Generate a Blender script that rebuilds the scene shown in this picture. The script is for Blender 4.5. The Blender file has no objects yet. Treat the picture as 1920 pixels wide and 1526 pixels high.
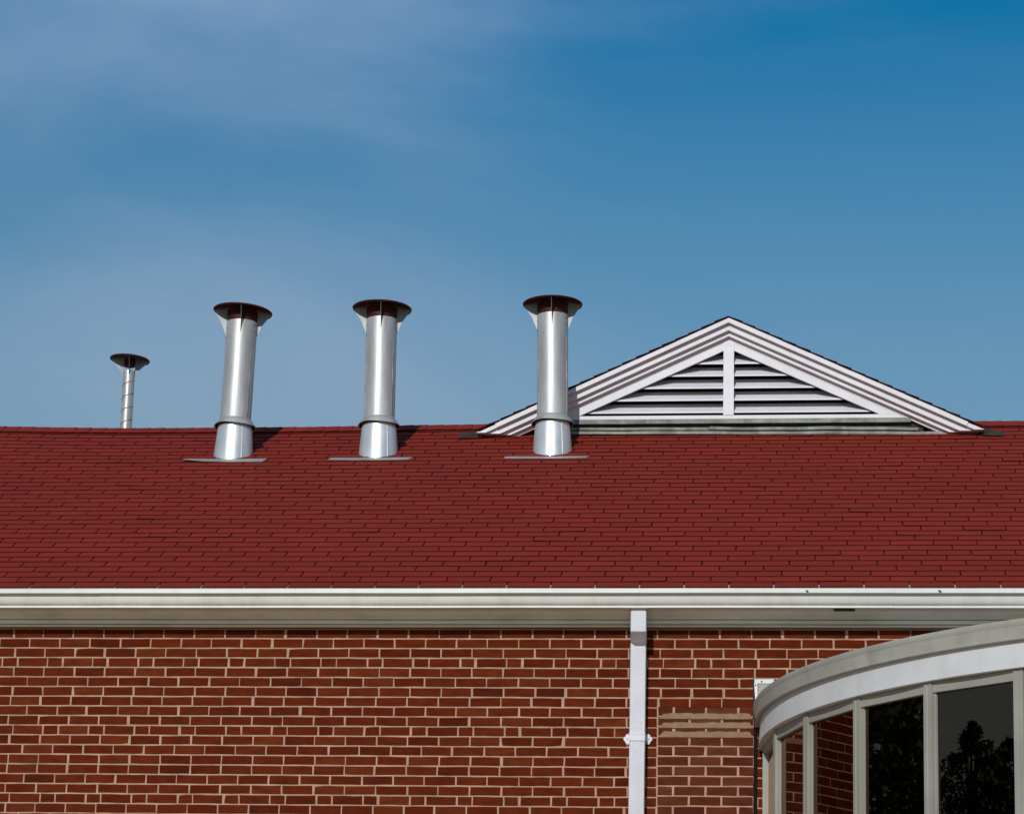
import bpy, math, random
from mathutils import Vector, Matrix
random.seed(7)
S = bpy.context.scene
R_ = math.radians

# ------------------------------------------------------------------ camera
ROT = [[0.9943635359454166, 0.10377083753069764, 0.021743313002060966],
       [-0.00047667749047738614, 0.20945201640331187, -0.9778188102113585],
       [-0.10602325764047299, 0.9722970050878302, 0.2083209128641135]]   # rows: right, down, forward
CAM = Vector((5.4545, -18.8651, 1.6))
FPX, CXP, CYP = 5305.11, 960.0, 1108.66          # focal length and principal point in photo pixels (1920 wide)
cam_d = bpy.data.cameras.new("camera"); cam = bpy.data.objects.new("camera", cam_d)
S.collection.objects.link(cam); S.camera = cam
cam_d.sensor_fit = 'HORIZONTAL'; cam_d.sensor_width = 36.0
cam_d.lens = FPX / 1920 * 36.0
cam_d.shift_x = 0.0; cam_d.shift_y = (CYP - 763.0) / 1920
cam_d.clip_start = 0.1; cam_d.clip_end = 3000
rt, dn, fw = (Vector(r) for r in ROT)
M = Matrix.Identity(4)
for i in range(3):
    M[i][0], M[i][1], M[i][2], M[i][3] = rt[i], -dn[i], -fw[i], CAM[i]
cam.matrix_world = M

# ------------------------------------------------------------------ sky, sun, exposure
SUN = Vector((0.15, 1.0, -0.47)).normalized()      # direction the light travels
EL = math.asin(-SUN.z)
W = bpy.data.worlds.new("World"); S.world = W; W.use_nodes = True
nt = W.node_tree; nt.nodes.clear()
def wn(t, **k):
    n = nt.nodes.new(t)
    for a, b in k.items(): setattr(n, a, b)
    return n
sky = wn('ShaderNodeTexSky', sky_type='NISHITA', sun_disc=False, sun_elevation=EL,
         sun_rotation=math.atan2(-SUN.x, -SUN.y), altitude=200, air_density=1.15, dust_density=0.6, ozone_density=3.5)
bg = wn('ShaderNodeBackground'); bg.inputs['Strength'].default_value = 0.10
out = wn('ShaderNodeOutputWorld')
tc = wn('ShaderNodeTexCoord')
L = nt.links.new
# thin cloud: noise over the sky's directions
mp = wn('ShaderNodeMapping'); mp.inputs['Scale'].default_value = (1.0, 1.0, 2.2); mp.inputs['Rotation'].default_value = (0, 0, R_(-103))
nz = wn('ShaderNodeTexNoise'); nz.inputs['Scale'].default_value = 3.0; nz.inputs['Detail'].default_value = 7.0; nz.inputs['Roughness'].default_value = 0.5; nz.inputs['Distortion'].default_value = 0.35
cl = wn('ShaderNodeMapRange', interpolation_type='SMOOTHSTEP'); cl.inputs['From Min'].default_value = 0.33; cl.inputs['From Max'].default_value = 0.72; cl.inputs['To Min'].default_value = 0.0; cl.inputs['To Max'].default_value = 0.86
# paler air towards the horizon
sx = wn('ShaderNodeSeparateXYZ')
hz = wn('ShaderNodeMapRange'); hz.inputs['From Min'].default_value = 0.40; hz.inputs['From Max'].default_value = 0.0; hz.inputs['To Min'].default_value = 0.0; hz.inputs['To Max'].default_value = 1.45
hm = wn('ShaderNodeMath', operation='MINIMUM'); hm.inputs[1].default_value = 0.85
tint = wn('ShaderNodeMix', data_type='RGBA', blend_type='MULTIPLY'); tint.inputs['Factor'].default_value = 1.0; tint.inputs['B'].default_value = (0.02, 0.615, 0.80, 1)
mc = wn('ShaderNodeMix', data_type='RGBA'); mc.inputs['B'].default_value = (2.45, 3.72, 5.7, 1)
mx = wn('ShaderNodeMix', data_type='RGBA'); mx.inputs['B'].default_value = (3.0, 3.85, 4.35, 1)
L(tc.outputs['Generated'], mp.inputs['Vector']); L(mp.outputs['Vector'], nz.inputs['Vector']); L(nz.outputs['Fac'], cl.inputs['Value'])
L(tc.outputs['Generated'], sx.inputs[0]); L(sx.outputs['Z'], hz.inputs['Value']); L(hz.outputs['Result'], hm.inputs[0])
L(sky.outputs['Color'], tint.inputs['A']); L(tint.outputs['Result'], mc.inputs['A']); L(cl.outputs['Result'], mc.inputs['Factor'])
L(mc.outputs['Result'], mx.inputs['A']); L(hm.outputs[0], mx.inputs['Factor'])
L(mx.outputs['Result'], bg.inputs['Color']); L(bg.outputs['Background'], out.inputs['Surface'])
sd = bpy.data.lights.new("sun", 'SUN'); sd.energy = 2.85; sd.angle = R_(0.53); sd.color = (1.0, 0.965, 0.92)
so = bpy.data.objects.new("sun", sd); S.collection.objects.link(so)
so.rotation_euler = SUN.to_track_quat('-Z', 'Y').to_euler(); so.location = (0, -30, 30)
S.view_settings.view_transform = 'Standard'; S.view_settings.look = 'None'
S.view_settings.exposure = 0.0; S.view_settings.gamma = 1.0; S.view_settings.use_curve_mapping = False
S.render.engine = 'CYCLES'

# ------------------------------------------------------------------ pixel <-> place helpers
def ray(x, y):
    c = Vector(((x - CXP) / FPX, (y - CYP) / FPX, 1.0))
    return rt * c.x + dn * c.y + fw * c.z
def onY(x, y, Y):
    d = ray(x, y); return CAM + d * ((Y - CAM.y) / d.y)
def px(P):
    v = Vector(P) - CAM; z = v.dot(fw)
    return CXP + FPX * v.dot(rt) / z, CYP + FPX * v.dot(dn) / z
TH = 0.506314; CT, ST = math.cos(TH), math.sin(TH)
G = 5.66456                        # eave height (roof plane at Y = 0)
WY = 0.2256                        # brick face
RIDGE_S = 4.17 / CT
XA, XB = -2.0, 13.5                # ends of the building
def sag(X):                        # the old roof dips a little along the ridge
    def sm(a, b): t_ = min(1, max(0, (X - a) / (b - a))); return t_ * t_ * (3 - 2 * t_)
    return 0.028 * sm(-1.9, -0.3) - 0.012 * sm(0.9, 2.6)
def roof_pt(X, s, h=0.0):
    return Vector((X, s * CT - h * ST, G + s * ST + h * CT - sag(X) * max(0.0, min(1.0, s / 4.77)) ** 3))
def onroof(x, y):
    n = Vector((0, -ST, CT)); d = ray(x, y)
    return CAM + d * (n.dot(Vector((0, 0, G)) - CAM) / n.dot(d))

# ------------------------------------------------------------------ materials
def material(name, c1, c2=None, rough=0.6, metal=0.0, scale=(6, 6, 6), detail=4, lo=0.35, hi=0.65, bump=0.0, bscale=60,
             tone=False, spec=0.5, obj=False, fine=0.0, fscale=160, rough2=None, streak=None):
    m = bpy.data.materials.new(name); m.use_nodes = True
    t = m.node_tree; b = t.nodes['Principled BSDF']; Lk = t.links.new
    b.inputs['Roughness'].default_value = rough; b.inputs['Metallic'].default_value = metal
    b.inputs['Specular IOR Level'].default_value = spec
    if obj:
        co = t.nodes.new('ShaderNodeTexCoord').outputs['Object']
    else:
        co = t.nodes.new('ShaderNodeNewGeometry').outputs['Position']
    mpn = t.nodes.new('ShaderNodeMapping'); mpn.inputs['Scale'].default_value = scale; Lk(co, mpn.inputs['Vector'])
    n = t.nodes.new('ShaderNodeTexNoise'); n.inputs['Scale'].default_value = 1.0; n.inputs['Detail'].default_value = detail
    Lk(mpn.outputs['Vector'], n.inputs['Vector'])
    r = t.nodes.new('ShaderNodeValToRGB'); r.color_ramp.elements[0].position = lo; r.color_ramp.elements[1].position = hi
    r.color_ramp.elements[0].color = (*c1, 1); r.color_ramp.elements[1].color = (*(c2 or c1), 1)
    Lk(n.outputs['Fac'], r.inputs['Fac']); col = r.outputs['Color']
    if tone:
        a = t.nodes.new('ShaderNodeAttribute'); a.attribute_name = 'tone'
        x = t.nodes.new('ShaderNodeMix'); x.data_type = 'RGBA'; x.blend_type = 'MULTIPLY'; x.inputs['Factor'].default_value = 1
        Lk(col, x.inputs['A']); Lk(a.outputs['Color'], x.inputs['B']); col = x.outputs['Result']
    if fine:
        n3 = t.nodes.new('ShaderNodeTexNoise'); n3.inputs['Scale'].default_value = fscale; n3.inputs['Detail'].default_value = 2
        Lk(co, n3.inputs['Vector'])
        mr = t.nodes.new('ShaderNodeMapRange'); mr.inputs['From Min'].default_value = 0.25; mr.inputs['From Max'].default_value = 0.75
        mr.inputs['To Min'].default_value = 1 - fine; mr.inputs['To Max'].default_value = 1 + fine
        Lk(n3.outputs['Fac'], mr.inputs['Value'])
        x = t.nodes.new('ShaderNodeMix'); x.data_type = 'RGBA'; x.blend_type = 'MULTIPLY'; x.inputs['Factor'].default_value = 1
        Lk(col, x.inputs['A']); Lk(mr.outputs['Result'], x.inputs['B']); col = x.outputs['Result']
    if streak:
        (ssc, amt, sc_col) = streak
        m4 = t.nodes.new('ShaderNodeMapping'); m4.inputs['Scale'].default_value = ssc; Lk(co, m4.inputs['Vector'])
        n4 = t.nodes.new('ShaderNodeTexNoise'); n4.inputs['Scale'].default_value = 1.0; n4.inputs['Detail'].default_value = 5; n4.inputs['Roughness'].default_value = 0.6
        Lk(m4.outputs['Vector'], n4.inputs['Vector'])
        r4 = t.nodes.new('ShaderNodeMapRange'); r4.inputs['From Min'].default_value = 0.48; r4.inputs['From Max'].default_value = 0.78; r4.inputs['To Max'].default_value = amt
        Lk(n4.outputs['Fac'], r4.inputs['Value'])
        x = t.nodes.new('ShaderNodeMix'); x.data_type = 'RGBA'; x.inputs['B'].default_value = (*sc_col, 1)
        Lk(r4.outputs['Result'], x.inputs['Factor']); Lk(col, x.inputs['A']); col = x.outputs['Result']
    Lk(col, b.inputs['Base Color'])
    if rough2 is not None:
        mr = t.nodes.new('ShaderNodeMapRange'); mr.inputs['To Min'].default_value = rough; mr.inputs['To Max'].default_value = rough2
        mr.inputs['From Min'].default_value = 0.3; mr.inputs['From Max'].default_value = 0.7
        Lk(n.outputs['Fac'], mr.inputs['Value']); Lk(mr.outputs['Result'], b.inputs['Roughness'])
    if bump:
        n2 = t.nodes.new('ShaderNodeTexNoise'); n2.inputs['Scale'].default_value = bscale; n2.inputs['Detail'].default_value = 3
        Lk(co, n2.inputs['Vector'])
        bp = t.nodes.new('ShaderNodeBump'); bp.inputs['Strength'].default_value = bump; bp.inputs['Distance'].default_value = 0.004
        Lk(n2.outputs['Fac'], bp.inputs['Height']); Lk(bp.outputs['Normal'], b.inputs['Normal'])
    return m
MT = {}
MT['brick'] = material('brick', (0.82, 0.8, 0.78), (1.15, 1.15, 1.15), rough=0.95, spec=0.08, scale=(9, 9, 22), tone=True, bump=0.5, bscale=170, fine=0.3, fscale=230)
bm_ = MT['brick'].node_tree; bs_ = bm_.nodes['Principled BSDF']; src = bs_.inputs['Base Color'].links[0].from_socket
ge_ = bm_.nodes.new('ShaderNodeNewGeometry'); sp_ = bm_.nodes.new('ShaderNodeTexNoise'); sp_.inputs['Scale'].default_value = 26; sp_.inputs['Detail'].default_value = 5; sp_.inputs['Roughness'].default_value = 0.75
rp_ = bm_.nodes.new('ShaderNodeMapRange'); rp_.inputs['From Min'].default_value = 0.70; rp_.inputs['From Max'].default_value = 0.80; rp_.inputs['To Max'].default_value = 0.55
xm_ = bm_.nodes.new('ShaderNodeMix'); xm_.data_type = 'RGBA'; xm_.inputs['B'].default_value = (0.42, 0.26, 0.19, 1)
bm_.links.new(ge_.outputs['Position'], sp_.inputs['Vector']); bm_.links.new(sp_.outputs['Fac'], rp_.inputs['Value']); bm_.links.new(rp_.outputs['Result'], xm_.inputs['Factor'])
bm_.links.new(src, xm_.inputs['A']); bm_.links.new(xm_.outputs['Result'], bs_.inputs['Base Color'])
MT['mortar'] = material('mortar', (0.375, 0.222, 0.15), (0.50, 0.312, 0.22), rough=0.95, spec=0.15, scale=(5, 5, 9), bump=0.6, bscale=240, fine=0.16, fscale=300)
MT['smear'] = material('mortar_smear', (0.24, 0.15, 0.088), (0.29, 0.19, 0.118), rough=0.95, spec=0.15, scale=(14, 14, 30), bump=0.5, bscale=160, fine=0.12)
MT['shingle'] = material('shingle', (0.96, 0.95, 0.95), (1.05, 1.05, 1.05), rough=0.92, spec=0.18, scale=(1.3, 1.3, 2.5), tone=True, bump=0.6, bscale=260, fine=0.42, fscale=240)
MT['edge'] = material('shingle_edge', (0.024, 0.0035, 0.002), (0.036, 0.005, 0.003), rough=0.95, spec=0.1, scale=(9, 9, 9))
MT['white'] = material('white_paint', (0.62, 0.61, 0.645), (0.68, 0.67, 0.705), rough=0.45, spec=0.35, scale=(3, 3, 5), fine=0.035, fscale=60, bump=0.06, bscale=40, streak=((14, 14, 2.0), 0.16, (0.42, 0.38, 0.33)))
MT['gutterw'] = material('gutter_paint', (0.605, 0.58, 0.545), (0.69, 0.665, 0.63), rough=0.42, spec=0.4, scale=(1.1, 2, 6), fine=0.03, fscale=40, bump=0.05, bscale=18, streak=((9, 9, 2.2), 0.35, (0.42, 0.37, 0.30)))
MT['trim'] = material('frieze_paint', (0.72, 0.655, 0.54), (0.82, 0.755, 0.645), rough=0.5, spec=0.3, scale=(1.6, 4, 9), fine=0.04, fscale=40, streak=((3.0, 3.0, 6.0), 0.5, (0.42, 0.36, 0.27)))
MT['bayw'] = material('bay_paint', (0.575, 0.565, 0.57), (0.63, 0.62, 0.625), rough=0.5, spec=0.35, scale=(2, 2, 3), fine=0.04, fscale=150, streak=((6, 6, 1.6), 0.4, (0.40, 0.38, 0.34)))
MT['bayframe'] = material('bay_frame_paint', (0.27, 0.255, 0.222), (0.32, 0.305, 0.268), rough=0.45, spec=0.35, scale=(2, 2, 3), fine=0.03, fscale=90)
MT['baycap'] = material('bay_cap_metal', (0.35, 0.335, 0.295), (0.42, 0.405, 0.365), rough=0.55, spec=0.3, scale=(1.6, 1.6, 5), fine=0.07, fscale=120, bump=0.08, bscale=25, streak=((7, 7, 3.0), 0.55, (0.22, 0.20, 0.17)))
MT['metal'] = material('galvanised_metal', (0.45, 0.44, 0.425), (0.60, 0.595, 0.59), rough=0.42, metal=0.50, scale=(7, 7, 1.6), detail=7, bump=0.03, bscale=9, obj=True, rough2=0.54, fine=0.10, fscale=70, streak=((13, 13, 0.8), 0.6, (0.27, 0.23, 0.19)))
MT['bright'] = material('bright_galvanised', (0.60, 0.595, 0.585), (0.74, 0.735, 0.73), rough=0.36, metal=0.6, scale=(7, 7, 3), detail=6, bump=0.03, bscale=9, obj=True, rough2=0.46, fine=0.06, fscale=70)
MT['stain'] = material('stained_metal', (0.26, 0.21, 0.165), (0.50, 0.46, 0.42), rough=0.5, metal=0.75, scale=(12, 12, 9), detail=6, obj=True, fine=0.12, fscale=60)
MT['collar'] = material('dull_collar_metal', (0.34, 0.315, 0.285), (0.50, 0.48, 0.455), rough=0.55, metal=0.45, scale=(9, 9, 14), detail=6, obj=True, fine=0.1, fscale=60)
MT['redcap'] = material('dark_red_paint', (0.042, 0.0040, 0.0040), (0.062, 0.0058, 0.0054), rough=0.6, spec=0.25, scale=(9, 9, 9))
MT['fin'] = material('fin_metal', (0.22, 0.235, 0.25), (0.32, 0.335, 0.35), rough=0.5, metal=0.3, scale=(9, 9, 4), obj=True)
MT['lead'] = material('weathered_lead', (0.095, 0.095, 0.078), (0.20, 0.21, 0.18), rough=0.6, metal=0.15, scale=(7, 7, 16), detail=6, fine=0.12, fscale=70, streak=((11, 11, 3.0), 0.7, (0.30, 0.33, 0.30)))
MT['leaddark'] = material('dark_flashing', (0.030, 0.023, 0.018), (0.06, 0.05, 0.04), rough=0.9, metal=0.0, spec=0.12, scale=(8, 8, 8), detail=5)
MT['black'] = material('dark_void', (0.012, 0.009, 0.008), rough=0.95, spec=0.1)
MT['bark'] = material('bark', (0.05, 0.035, 0.025), (0.10, 0.075, 0.05), rough=0.95, scale=(9, 9, 2), bump=0.6, bscale=20)
MT['leaf'] = material('leaf', (0.022, 0.035, 0.012), (0.06, 0.085, 0.03), rough=0.6, scale=(1.3, 1.3, 1.3), spec=0.3)
MT['ground'] = material('ground', (0.50, 0.37, 0.22), (0.62, 0.48, 0.31), rough=0.95, scale=(0.35, 0.35, 0.35), detail=8, fine=0.2, fscale=12, spec=0.1)
g = bpy.data.materials.new('tinted_glass'); g.use_nodes = True; t = g.node_tree; t.nodes.clear()
o_ = t.nodes.new('ShaderNodeOutputMaterial'); ms = t.nodes.new('ShaderNodeMixShader'); tr = t.nodes.new('ShaderNodeBsdfTransparent')
gl = t.nodes.new('ShaderNodeBsdfGlossy'); fr = t.nodes.new('ShaderNodeFresnel'); fr.inputs['IOR'].default_value = 1.75
tr.inputs['Color'].default_value = (0.05, 0.047, 0.045, 1); gl.inputs['Roughness'].default_value = 0.0; gl.inputs['Color'].default_value = (1, 0.74, 0.57, 1)
t.links.new(fr.outputs['Fac'], ms.inputs['Fac']); t.links.new(tr.outputs[0], ms.inputs[1]); t.links.new(gl.outputs[0], ms.inputs[2]); t.links.new(ms.outputs[0], o_.inputs['Surface'])
rn = t.nodes.new('ShaderNodeTexNoise'); rn.inputs['Scale'].default_value = 2.6; rn.inputs['Detail'].default_value = 1.0
rb = t.nodes.new('ShaderNodeBump'); rb.inputs['Strength'].default_value = 0.30; rb.inputs['Distance'].default_value = 0.0010
rg_ = t.nodes.new('ShaderNodeNewGeometry'); t.links.new(rg_.outputs['Position'], rn.inputs['Vector']); t.links.new(rn.outputs['Fac'], rb.inputs['Height']); t.links.new(rb.outputs['Normal'], gl.inputs['Normal'])
gl.inputs['Roughness'].default_value = 0.006
MT['glass'] = g

# ------------------------------------------------------------------ mesh helpers
class MB:
    def __init__(s): s.v = []; s.f = []; s.m = []; s.t = []
    def add(s, vs, fs, mi=0, tone=(1, 1, 1)):
        b = len(s.v); s.v += [tuple(v) for v in vs]; s.t += [tone] * len(vs)
        for i, f in enumerate(fs):
            s.f.append(tuple(b + k for k in f)); s.m.append(mi[i] if isinstance(mi, (list, tuple)) else mi)
    def hexa(s, p, mi=0, tone=(1, 1, 1)):       # p: 4 bottom ring, 4 top ring (ccw seen from above)
        s.add(p, [(3, 2, 1, 0), (4, 5, 6, 7), (0, 1, 5, 4), (1, 2, 6, 5), (2, 3, 7, 6), (3, 0, 4, 7)], mi, tone)
    def box(s, a, b, mi=0, tone=(1, 1, 1)):
        (x0, y0, z0), (x1, y1, z1) = a, b
        s.hexa([(x0, y0, z0), (x1, y0, z0), (x1, y1, z0), (x0, y1, z0), (x0, y0, z1), (x1, y0, z1), (x1, y1, z1), (x0, y1, z1)], mi, tone)
    def loft(s, rings, closed=True, caps=True, mi=0, loop=False):
        n = len(rings[0]); b = len(s.v)
        for r in rings: s.v += [tuple(p) for p in r]; s.t += [(1, 1, 1)] * n
        m = n if closed else n - 1
        for i in range(len(rings) - (0 if loop else 1)):
            j = (i + 1) % len(rings)
            for k in range(m):
                k2 = (k + 1) % n
                s.f.append((b + i * n + k, b + i * n + k2, b + j * n + k2, b + j * n + k)); s.m.append(mi)
        if caps and closed and not loop:
            s.f.append(tuple(b + k for k in reversed(range(n)))); s.m.append(mi)
            e = b + (len(rings) - 1) * n
            s.f.append(tuple(e + k for k in range(n))); s.m.append(mi)
    def lathe(s, prof, n=48, c=(0, 0, 0), mi=0):
        rings = []
        for r, z in prof:
            rings.append([(c[0] + r * math.cos(2 * math.pi * k / n), c[1] + r * math.sin(2 * math.pi * k / n), c[2] + z) for k in range(n)])
        s.loft(rings, mi=mi)
    def tube(s, pts, rad, n=8, mi=0):
        rings = []
        for i, p in enumerate(pts):
            p = Vector(p); a = Vector(pts[max(i - 1, 0)]); b = Vector(pts[min(i + 1, len(pts) - 1)])
            d = (b - a).normalized(); u = d.orthogonal().normalized() if abs(d.z) > 0.9 or True else d
            u = d.cross(Vector((0.31, 0.77, 0.55))).normalized(); w = d.cross(u)
            r = rad[i] if isinstance(rad, (list, tuple)) else rad
            rings.append([p + u * (r * math.cos(2 * math.pi * k / n)) + w * (r * math.sin(2 * math.pi * k / n)) for k in range(n)])
        s.loft(rings, mi=mi)
    def build(s, name, mats, parent=None, loc=None, smooth=None, tone=False):
        me = bpy.data.meshes.new(name)
        vs = s.v
        if loc is not None:
            L0 = Vector(loc); vs = [tuple(Vector(v) - L0) for v in vs]
        me.from_pydata(vs, [], s.f)
        for m in (mats if isinstance(mats, (list, tuple)) else [mats]): me.materials.append(MT[m])
        if any(s.m): me.polygons.foreach_set('material_index', s.m)
        if tone:
            a = me.color_attributes.new('tone', 'FLOAT_COLOR', 'POINT')
            fl = []
            for c in s.t: fl += [c[0], c[1], c[2], 1.0]
            a.data.foreach_set('color', fl)
        if smooth:
            me.shade_smooth(); me.set_sharp_from_angle(angle=R_(smooth))
        me.update()
        ob = bpy.data.objects.new(name, me); S.collection.objects.link(ob)
        if loc is not None: ob.location = loc
        if parent is not None:
            ob.parent = parent
            if parent.location.length > 0 or parent.parent is not None:
                ob.matrix_parent_inverse = wmat(parent).inverted()
        return ob
def wmat(o):
    m = Matrix.LocRotScale(o.location, o.rotation_euler, o.scale)
    return m if o.parent is None else wmat(o.parent) @ o.matrix_parent_inverse @ m
def tag(o, label=None, cat=None, group=None, kind=None):
    if label: o['label'] = label
    if cat: o['category'] = cat
    if group: o['group'] = group
    if kind: o['kind'] = kind
    return o
def empty(name, loc):
    e = bpy.data.objects.new(name, None); e.location = loc; e.empty_display_size = 0.2; S.collection.objects.link(e); return e
def prism(poly, x0, x1, n=1, wob=0.0):           # closed (Y,Z) outline swept along X
    rings = []
    for i in range(n + 1):
        X = x0 + (x1 - x0) * i / n
        dy = wob * math.sin(X * 2.1 + 0.4) + wob * 0.6 * math.sin(X * 5.3); dz = wob * 0.7 * math.sin(X * 1.3 + 2) + wob * 0.4 * math.sin(X * 4.1)
        rings.append([(X, y + dy, z + dz) for y, z in poly])
    m = MB(); m.loft(rings); return m
rnd = random.uniform

# ------------------------------------------------------------------ ground
m = MB(); m.add([(-900, -900, 0), (900, -900, 0), (900, 900, 0), (-900, 900, 0)], [(0, 1, 2, 3)])
tag(m.build('ground', 'ground'), kind='structure')

# ------------------------------------------------------------------ building
BLD = empty('brick_building', (4.8, WY, 0))
tag(BLD, 'red brick building with white eaves and red shingle roof', 'building')
m = MB(); m.box((XA + 0.25, WY + 0.006, -0.02), (XB - 0.25, WY + 0.30, G - 0.12))
m.box((XA + 0.25, WY + 0.31, -0.02), (XA + 0.5, 8.0, G - 0.12)); m.box((XB - 0.5, WY + 0.31, -0.02), (XB - 0.25, 8.0, G - 0.12))
m.box((XA + 0.25, 8.01, -0.02), (XB - 0.25, 8.25, G - 0.12))
wall = m.build('wall', 'mortar', BLD); wall['label'] = 'pale pinkish mortar wall behind the red bricks'

# bricks: running bond, a stretcher-header course every seventh, a filled-in opening beside the bay
BH, BL, JT = 0.06851, 0.2164, 0.0115
Z0 = G - 0.30716                                  # bed joint under the top course
PX0, PX1, PZ = 4.392, 5.046, 4.868               # filled opening
def X_at(pxx, y=1250): return onY(pxx, y, WY).x
phA, phB, phF = X_at(653), X_at(680), X_at(600.5)
def brick_tone(patch):
    r = random.random()
    c = [0.107, 0.0164, 0.0043]
    if r < 0.20: c = [0.093, 0.0132, 0.0036]
    elif r < 0.34: c = [0.119, 0.0215, 0.0060]
    elif r < 0.40: c = [0.078, 0.0116, 0.0036]
    k = rnd(0.92, 1.08)
    if patch: c = [c[0] * 0.96, c[1] * 1.5, c[2] * 2.6]
    return tuple(a * k for a in c)
def brick_mesh(mb, x0, x1, z0, z1, tone):
    j = lambda a=0.0012: rnd(-a, a)
    y = WY + rnd(-0.0014, 0.0018); c = 0.0022
    tl = rnd(-0.0014, 0.0014)
    us = (0, 0.36, 0.7, 1) if x1 - x0 > 0.13 else (0, 0.5, 1)
    lo = [(x0 + (x1 - x0) * u, z0 + tl * (1 - 2 * u)) for u in us]; hi = [(x0 + (x1 - x0) * u, z1 + tl * (1 - 2 * u)) for u in reversed(us)]
    O = [(a + j(0.0018), b + j(0.0013)) for a, b in lo + hi]; n = len(O)
    if random.random() < 0.03:                      # chipped corner
        q = random.choice((0, n // 2 - 1, n // 2, n - 1)); cx_, cz_ = (x0 + x1) / 2, (z0 + z1) / 2
        O[q] = (O[q][0] + (0.006 if O[q][0] < cx_ else -0.006), O[q][1] + (0.004 if O[q][1] < cz_ else -0.004))
    cx_, cz_ = (x0 + x1) / 2, (z0 + z1) / 2
    F = [(a + (c if a < cx_ else -c) * (1 if abs(a - cx_) > (x1 - x0) * 0.4 else 0), b + (c if b < cz_ else -c)) for a, b in O]
    V = [(a, y + 0.012, b) for a, b in O] + [(a, y + c, b) for a, b in O] + [(a, y, b) for a, b in F]
    fs = [tuple(range(2 * n, 3 * n))]
    for i in range(n):
        k = (i + 1) % n
        fs += [(i, k, n + k, n + i), (n + i, n + k, 2 * n + k, 2 * n + i)]
    mb.add(V, fs, 0, tone)
bricks = []
rows = int((Z0 + BH) / BH)
for r in range(rows):
    zb = Z0 - r * BH + JT / 2; zt = zb + BH - JT
    edges = []
    if r % 7 == 3:
        X = phF + rnd(-0.01, 0.01); k0 = math.floor((XA - X) / (1.5 * BL)) - 1; X += k0 * 1.5 * BL
        while X < XB:
            edges.append(X); edges.append(X + BL * 0.5); X += 1.5 * BL
    else:
        X = (phA if r % 2 == 0 else phB) + rnd(-0.012, 0.012) + (BL / 2 if (r // 7) % 2 else 0); X += (math.floor((XA - X) / BL) - 1) * BL
        while X < XB:
            edges.append(X); X += BL + rnd(-0.0025, 0.0025)
    for a, b in zip(edges, edges[1:]):
        a2, b2 = a + JT / 2 + rnd(-0.003, 0.0035), b - JT / 2 - (rnd(0.003, 0.009) if random.random() < 0.12 else 0)
        a2 = max(a2, XA + 0.27); b2 = min(b2, XB - 0.27)
        segs = [(a2, b2)]
        if zt < PZ + 0.03:
            segs = []
            if a2 < PX0 - 0.005: segs.append((a2, min(b2, PX0 - 0.005)))
            if b2 > PX1: segs.append((max(a2, PX1), b2))
        for (p, q) in segs:
            if q - p > 0.018: bricks.append((p, q, zb, zt, False))
    if zt < PZ + 0.03:
        X = PX0 + 0.006 - (0 if r % 2 else BL / 2)
        while X < PX1:
            p, q = max(X, PX0 + 0.006), min(X + BL - JT, PX1)
            if q - p > 0.018: bricks.append((p, q, zb + 0.011, zt + 0.011, True))
            X += BL + 0.004
def vis_area(b):
    p, q, zb, zt, _ = b
    x, y = px(((p + q) / 2, WY, (zb + zt) / 2))
    if not (5 < x < 1915 and y < 1521): return 0
    if p > 5.08 and zt < 4.60 + (p - 5.08) * 0.52: return 0
    if zt > G - 0.22: return 0
    a = px((p, WY, zb)); c = px((q, WY, zt)); return abs((c[0] - a[0]) * (c[1] - a[1])) + random.random() * 60
order = sorted(range(len(bricks)), key=lambda i: -vis_area(bricks[i]))
rest = MB()
for n, i in enumerate(order):
    p, q, zb, zt, pt = bricks[i]
    if n < 300 and vis_area(bricks[i]) > 0:
        mb = MB(); brick_mesh(mb, p, q, zb, zt, brick_tone(pt))
        mb.build('brick', 'brick', wall, loc=((p + q) / 2, WY, (zb + zt) / 2), tone=True)
    else:
        brick_mesh(rest, p, q, zb, zt, brick_tone(pt))
tag(rest.build('bricks', 'brick', wall, tone=True), kind='stuff')
# smeared mortar ledges across the filled opening
for (ya, yb) in ((1337, 1347.5), (1354, 1364.5), (1371, 1382)):
    zt, zb = onY(1320, ya, WY).z, onY(1320, yb, WY).z
    xl, xr = PX0 + 0.012, PX1 - 0.006
    N = 22; up = []; lo = []
    for i in range(N + 1):
        u = i / N; ins = 0.045 if 0 else 0
        X = xl + 0.03 + (xr - xl - 0.05) * u; up.append((X, zt + rnd(-0.0045, 0.0035)))
        lo.append((xl - 0.004 + (xr - xl + 0.008) * u, zb + rnd(-0.001, 0.001)))
    mb = MB(); yf = WY - 0.0025
    vs = [(x, yf - 0.0015, z) for x, z in lo] + [(x, yf, z) for x, z in up] + [(x, WY + 0.004, z) for x, z in lo] + [(x, WY + 0.004, z) for x, z in up]
    n1 = N + 1; fs = []
    for i in range(N):
        fs += [(i, i + 1, n1 + i + 1, n1 + i), (2 * n1 + i, 2 * n1 + i + 1, i + 1, i), (n1 + i, n1 + i + 1, 3 * n1 + i + 1, 3 * n1 + i)]
    fs += [(0, n1, 3 * n1, 2 * n1), (N, 2 * n1 + N, 3 * n1 + N, n1 + N)]
    mb.add(vs, fs); mb.build('mortar_smear', 'smear', wall)

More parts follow.
